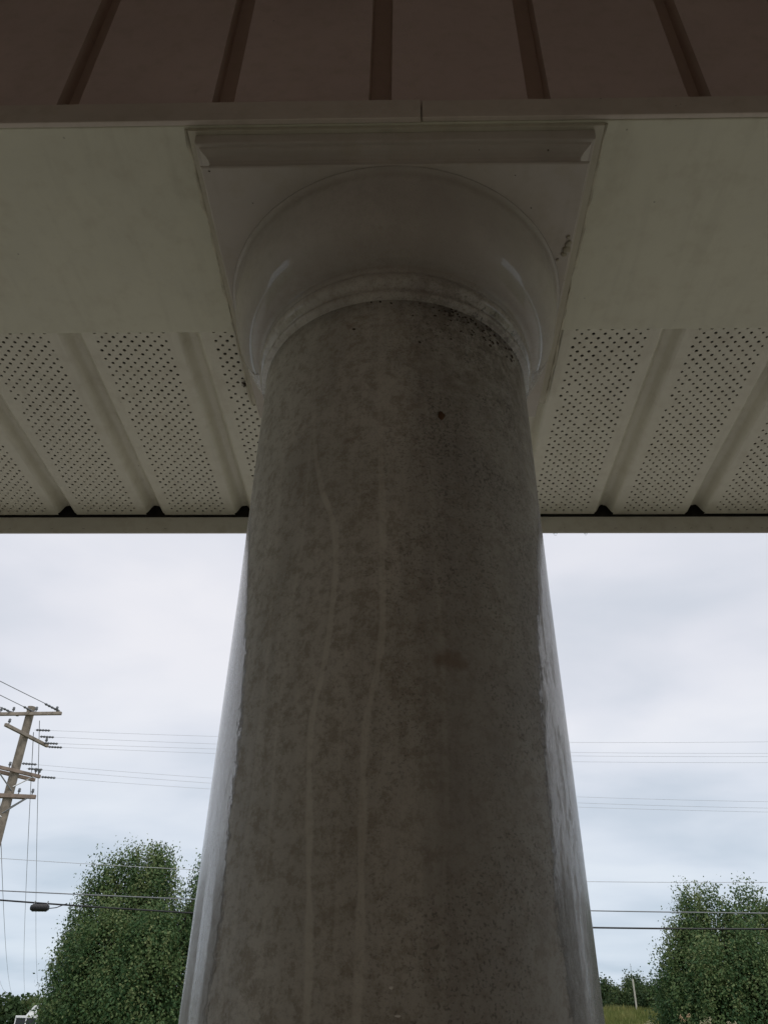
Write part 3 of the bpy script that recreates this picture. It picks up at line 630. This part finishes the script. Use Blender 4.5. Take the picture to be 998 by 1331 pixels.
# white post on the bank
post = tag(empty('marker_post', (17.96, 72.8, hill(17.96, 72.8))), 'slim white post standing in the rough grass on the bank', 'post')
bm = bmesh.new(); zp = 5.5-hill(17.96, 72.8); tube(bm, [(0, 0, -.2), (0, 0, zp)], .065, 10); obj('post', bm, simple('weathered_white_post', (0.52, 0.50, 0.42), .7), post)
bm = bmesh.new(); tube(bm, [(0, 0, zp-.3), (-.02, 0, zp+1.05)], .014, 6); obj('whip', bm, simple('grey_rod', (0.35, .36, .36), .6), post)

# ------------------------------------------------------------------ utility pole
px, py = -13.16, 26.96
M_pole = simple('weathered_pole_wood', (0.235, 0.20, 0.155), .9, .25, 6, .6); M_arm = simple('weathered_crossarm_wood', (0.33, 0.28, 0.225), .9, .25, 5, .5)
M_arm2 = simple('newer_brown_crossarm_wood', (0.28, 0.215, 0.17), .9, .2, 5, .5)
M_steel = simple('galvanised_steel', (0.32, 0.33, 0.33), .45, .1, 10, metal=.6); M_ins = simple('grey_insulator', (0.16, 0.17, 0.18), .3)
pole = tag(empty('utility_pole', (px, py, -0.15)), 'wooden utility pole with four crossarms at the left edge', 'utility pole')
bm = bmesh.new(); tube(bm, [(0, 0, -.3), (0, 0, 4), (0, 0, 8), (0, 0, 11.28)], [.19, .175, .155, .135], 16); obj('pole_shaft', bm, M_pole, pole, smooth=False)
def arm(z, dirv, l0, l1, off=0.16, mt=M_arm, braces=(), ins=(), w_=.048, h=.055):
    d = Vector(dirv).normalized(); a = math.atan2(d.y, d.x); n_ = Vector((d.y, -d.x, 0))*off
    Mx = Matrix.Translation((n_.x, n_.y, z+.15)) @ Matrix.Rotation(a, 4, 'Z')
    ar = obj('crossarm', boxm(-l0, l1, -w_, w_, -h, h, M=Mx), mt, pole, bevel=.008)
    for s, l in braces:
        bm = bmesh.new(); tube(bm, [Mx @ Vector((s*l, -.03, -h)), Matrix.Translation((0, 0, z+.15-l*.85)) @ (n_*.9)], .022, 6); obj('brace', bm, M_steel, pole)
    for s in ins:
        bm = bmesh.new(); tube(bm, [Mx @ Vector((s, 0, h)), Mx @ Vector((s, 0, h+.06)), Mx @ Vector((s, 0, h+.09)), Mx @ Vector((s, 0, h+.14)), Mx @ Vector((s, 0, h+.17)), Mx @ Vector((s, 0, h+.2))], [.018, .018, .055, .04, .05, .02], 8)
        obj('insulator', bm, M_ins, ar, smooth=True)
    return Mx
A1 = arm(10.83, (1, -.05, 0), 1.25, 1.22, ins=(-1.0, -.55, .28, 1.02))
A2 = arm(10.08, (.22, .97, 0), 1.25, 1.15, ins=(-1.1, 1.02))
A3 = arm(8.86, (.62, .78, 0), 1.15, .85, mt=M_arm2, braces=((-1, .75), (1, .6)), ins=(.65, -.3, .78))
A3b = arm(8.80, (.62, .78, 0), 1.15, .85, off=-.16, mt=M_arm2)
A4 = arm(8.05, (.985, .17, 0), 1.2, .92, mt=M_arm2, braces=((-1, .8), (1, .65)), ins=(.35, .78), w_=.05, h=.062)
A4b = arm(8.09, (.985, .17, 0), 1.0, .55, off=-.16, mt=M_arm2, braces=((1, .5),))
def string_ins(p, q, nm='strain_insulator'):
    bm = bmesh.new(); p, q = Vector(p)-Vector((px, py, -.15)), Vector(q)-Vector((px, py, -.15)); ps = [p.lerp(q, t/10) for t in range(11)]
    tube(bm, ps, [.015]+[.045, .022]*4+[.045, .012], 8); obj(nm, bm, M_ins, pole, smooth=True)
# cables
M_wire = simple('power_wire', (0.22, 0.23, 0.24), .5); M_pale = simple('pale_aluminium_wire', (0.50, 0.51, 0.52), .5); M_cable = simple('black_cable', (0.02, 0.02, 0.022), .5)
def cable(name, p, q, sag, r, label, group, mt=M_wire, n=40, cat='power line'):
    p, q = Vector(p), Vector(q); pts = [p.lerp(q, t/n) - Vector((0, 0, 4*sag*(t/n)*(1-t/n))) for t in range(n+1)]
    bm = tube(bmesh.new(), [a_ - p for a_ in pts], r, 6)
    return tag(obj(name, bm, mt, None, loc=p, smooth=True), label, cat, group)
STR = []
G1 = 'thin wires running right behind the column'
def on_arm(Mx, t, up_=0.1): return (Mx @ Vector((t, 0, up_))) + Vector((px, py, -.15))
W = [(on_arm(A2, .25, .30), (36, 29, 11.6), .62, 'topmost thin wire running right from the pole behind the column'),
     (on_arm(A2, .55, .16), (36, 29, 11.0), .60, 'second thin wire of the upper set behind the column'),
     (on_arm(A2, .85, .02), (36, 29, 10.75), .48, 'third thin wire of the upper set behind the column'),
     (on_arm(A2, 1.13, -.03), (36, 29, 10.6), .55, 'lowest thin wire of the upper set, from the end of the second crossarm'),
     (on_arm(A3, .05, .28), (36, 29, 9.1), .80, 'top wire of the middle set leaving the third crossarm'),
     (on_arm(A3, .3, .16), (36, 29, 8.85), .80, 'middle wire of the middle set leaving the third crossarm'),
     (on_arm(A3, .84, .0), (36, 29, 8.65), .70, 'lowest wire of the middle set leaving the third crossarm')]
for a_, b_, s, lb in W:
    cable('power_line', a_, b_, s, .0042, lb, G1, mt=M_pale)
    d_ = (Vector(b_)-Vector(a_)).normalized(); STR.append((Vector(a_)+d_*.05-Vector((0, 0, .005)), Vector(a_)+d_*.55-Vector((0, 0, .03))))
for a_, b_ in STR: string_ins(a_, b_)
G2 = 'thin wires coming over the viewer to the top crossarm'
for a_, b_, s, lb in (((-12.15, 27.0, 11.02), (-19.3, -7.3, 10.9), .5, 'wire reaching the right tip of the top crossarm from the upper left'),
                    ((-13.0, 27.2, 10.98), (-18.4, -7.0, 10.9), .6, 'wire reaching the top crossarm beside the pole top from the upper left'),
                    ((-13.72, 27.3, 10.95), (-20.4, -6.7, 10.9), .6, 'wire reaching the left half of the top crossarm')):
    cable('power_line', a_, b_, s, .012, lb, G2)
    pq = (Vector(b_)-Vector(a_)).normalized(); string_ins(Vector(a_)-Vector((0, 0, .03)), Vector(a_)+pq*.9-Vector((0, 0, .06)))
G3 = 'thin wires running away from the pole down to the far woods'
for a_, b_, s, lb in (((-13.55, 27.1, 8.2), (-62.54, 147.3, 5.98), 1.0, 'faint wire dropping towards the woods at the far left'),
                    ((-12.98, 27.2, 10.3), (-60.74, 148.0, 5.81), 1.2, 'faint wire dropping past the ends of the crossarms to the woods'),
                    ((-12.92, 27.3, 10.75), (-59.0, 148.7, 6.6), 1.2, 'faint wire dropping past the cable case into the left tree'),
                    ((-13.9, 27.0, 7.2), (-63.45, 146.9, 6.48), 1.2, 'short faint wire at the very left edge above the woods')):
    cable('power_line', a_, b_, s, .012, lb, G3, n=30)
k = 26.6/24
def sc_(x, z): return (x*k, 26.6, 1.6+(z-1.6)*k)
# low cables along the road: straight spans between the pole by the left edge and one out of frame
def cable_pts(name, pts, r, label, group, mt):
    pts = [Vector(sc_(*p)) for p in pts]; xs_ = [p.x for p in pts]; zs_ = [p.z for p in pts]
    cf = np.polyfit(xs_, zs_, 2); X = np.linspace(-18, 22, 60); p0 = Vector((X[0], 26.6, np.polyval(cf, X[0])))
    bm = tube(bmesh.new(), [Vector((x, 26.6, np.polyval(cf, x))) - p0 for x in X], r, 6)
    tag(obj(name, bm, mt, None, loc=p0, smooth=True), label, 'cable', group); return cf
G4 = 'low cables strung along the road in front of the trees'
cable_pts('overhead_cable', [(-14.5, 4.93), (-11.26, 4.827), (-8.96, 4.732), (5.2, 4.469), (9.8, 4.458)], .017, 'upper of the two low cables, thin and grey', G4, M_wire)
cf = cable_pts('overhead_cable', [(-14.5, 4.777), (-11.2, 4.614), (-9.22, 4.46), (-6.85, 4.331), (5.15, 4.079), (9.7, 4.07)], .026, 'lower low cable, thick and dark, carrying the black splice case', G4, M_cable)
cable('power_line', (-20, 27, 6.6), (20, 27, 5.9), .55, .0075, 'faint lone wire crossing between the middle set and the low cables', None, mt=M_pale)
# splice case
cxs = -10.0*k; cz = np.polyval(cf, cxs)
case = tag(empty('cable_splice_case', (cxs, 26.55, cz-.13)), 'black ribbed splice case hanging under the thick low cable left of the tree', 'splice case')
bm = bmesh.new(); pts, rr = [], []
for i in range(25):
    x = -.27+.54*i/24; pts.append((x, 0, 0)); rr.append(.10+.012*(i % 2) if 1 < i < 23 else .075)
tube(bm, pts, rr, 14); obj('case_body', bm, simple('black_ribbed_plastic', (.018, .018, .02), .45), case, loc=(0, 0, 0))
for x in (-.2, .2): bm = bmesh.new(); tube(bm, [(x, .03, .08), (x, .05, .19)], .02, 6); obj('hanger', bm, M_steel, case)
bm = bmesh.new(); tube(bm, [(.26, 0, -.02), (.5, .02, .01), (.8, .04, .13)], .014, 6); obj('cable_tail', bm, M_cable, case)

# ------------------------------------------------------------------ truck far down the left
M_white = simple('white_truck_paint', (.78, .79, .78), .3, .05); m, nt, bs = mat('dark_glass'); bs.inputs['Base Color'].default_value = (.02, .018, .02, 1); bs.inputs['Roughness'].default_value = .08; M_glass = m
M_rub = simple('tyre_rubber', (.02, .02, .02), .8); M_chrome = simple('chrome', (.6, .6, .6), .2, metal=.9)
tk = tag(empty('truck', (-41.3, 102.0, -0.15), R(20)), 'white truck cab with dark split windscreen at the foot of the left tree', 'truck')
obj('cab', boxm(-1.15, 1.15, 0, 1.9, .95, 2.05), M_white, tk, bevel=.05)
bm = bmesh.new()
for x in (-1.13, -.05, 1.03): box(bm, x, x+.10, .02, .14, 2.0, 2.82)
box(bm, -1.13, 1.13, .3, 1.9, 2.0, 2.82); box(bm, -1.13, 1.13, -.02, 1.95, 2.78, 3.0); box(bm, -1.13, 1.13, .02, .16, 1.98, 2.08)
obj('cab_frame', bm, M_white, tk, bevel=.03)
for x in (-1.03, .05): obj('windscreen', boxm(x, x+.98, .09, .12, 2.08, 2.78), M_glass, tk)
bm = bmesh.new(); pr_ = [(-.15, 3.0), (.55, 3.95), (.95, 4.05), (1.1, 3.0)]
A_ = [bm.verts.new((x, .5, z)) for x, z in pr_]; B_ = [bm.verts.new((x, 1.6, z)) for x, z in pr_]; bm.faces.new(A_); bm.faces.new(B_[::-1])
for i in range(4): bm.faces.new((A_[i], A_[(i+1) % 4], B_[(i+1) % 4], B_[i]))
obj('roof_fairing', bm, M_white, tk, bevel=.04)
obj('hood', boxm(-.8, .8, -1.3, 0, .9, 1.75), M_white, tk, bevel=.1); obj('grille', boxm(-.5, .5, -1.34, -1.3, .95, 1.6), M_chrome, tk)
for x in (-.7, .7): obj('headlight', boxm(x-.14, x+.14, -1.33, -1.28, 1.0, 1.2), M_chrome, tk)
for x in (-1.0, 1.0):
    for y in (-.7, 3.2):
        bm = bmesh.new(); tube(bm, [(x-.14, y, .5), (x+.14, y, .5)], .5, 24); wl = obj('wheel', bm, M_rub, tk); bm = bmesh.new(); tube(bm, [(x-.15, y, .5), (x+.15, y, .5)], .24, 16); obj('rim', bm, M_chrome, wl)
obj('chassis', boxm(-.45, .45, -1.0, 4.2, .6, .9), M_rub, tk)
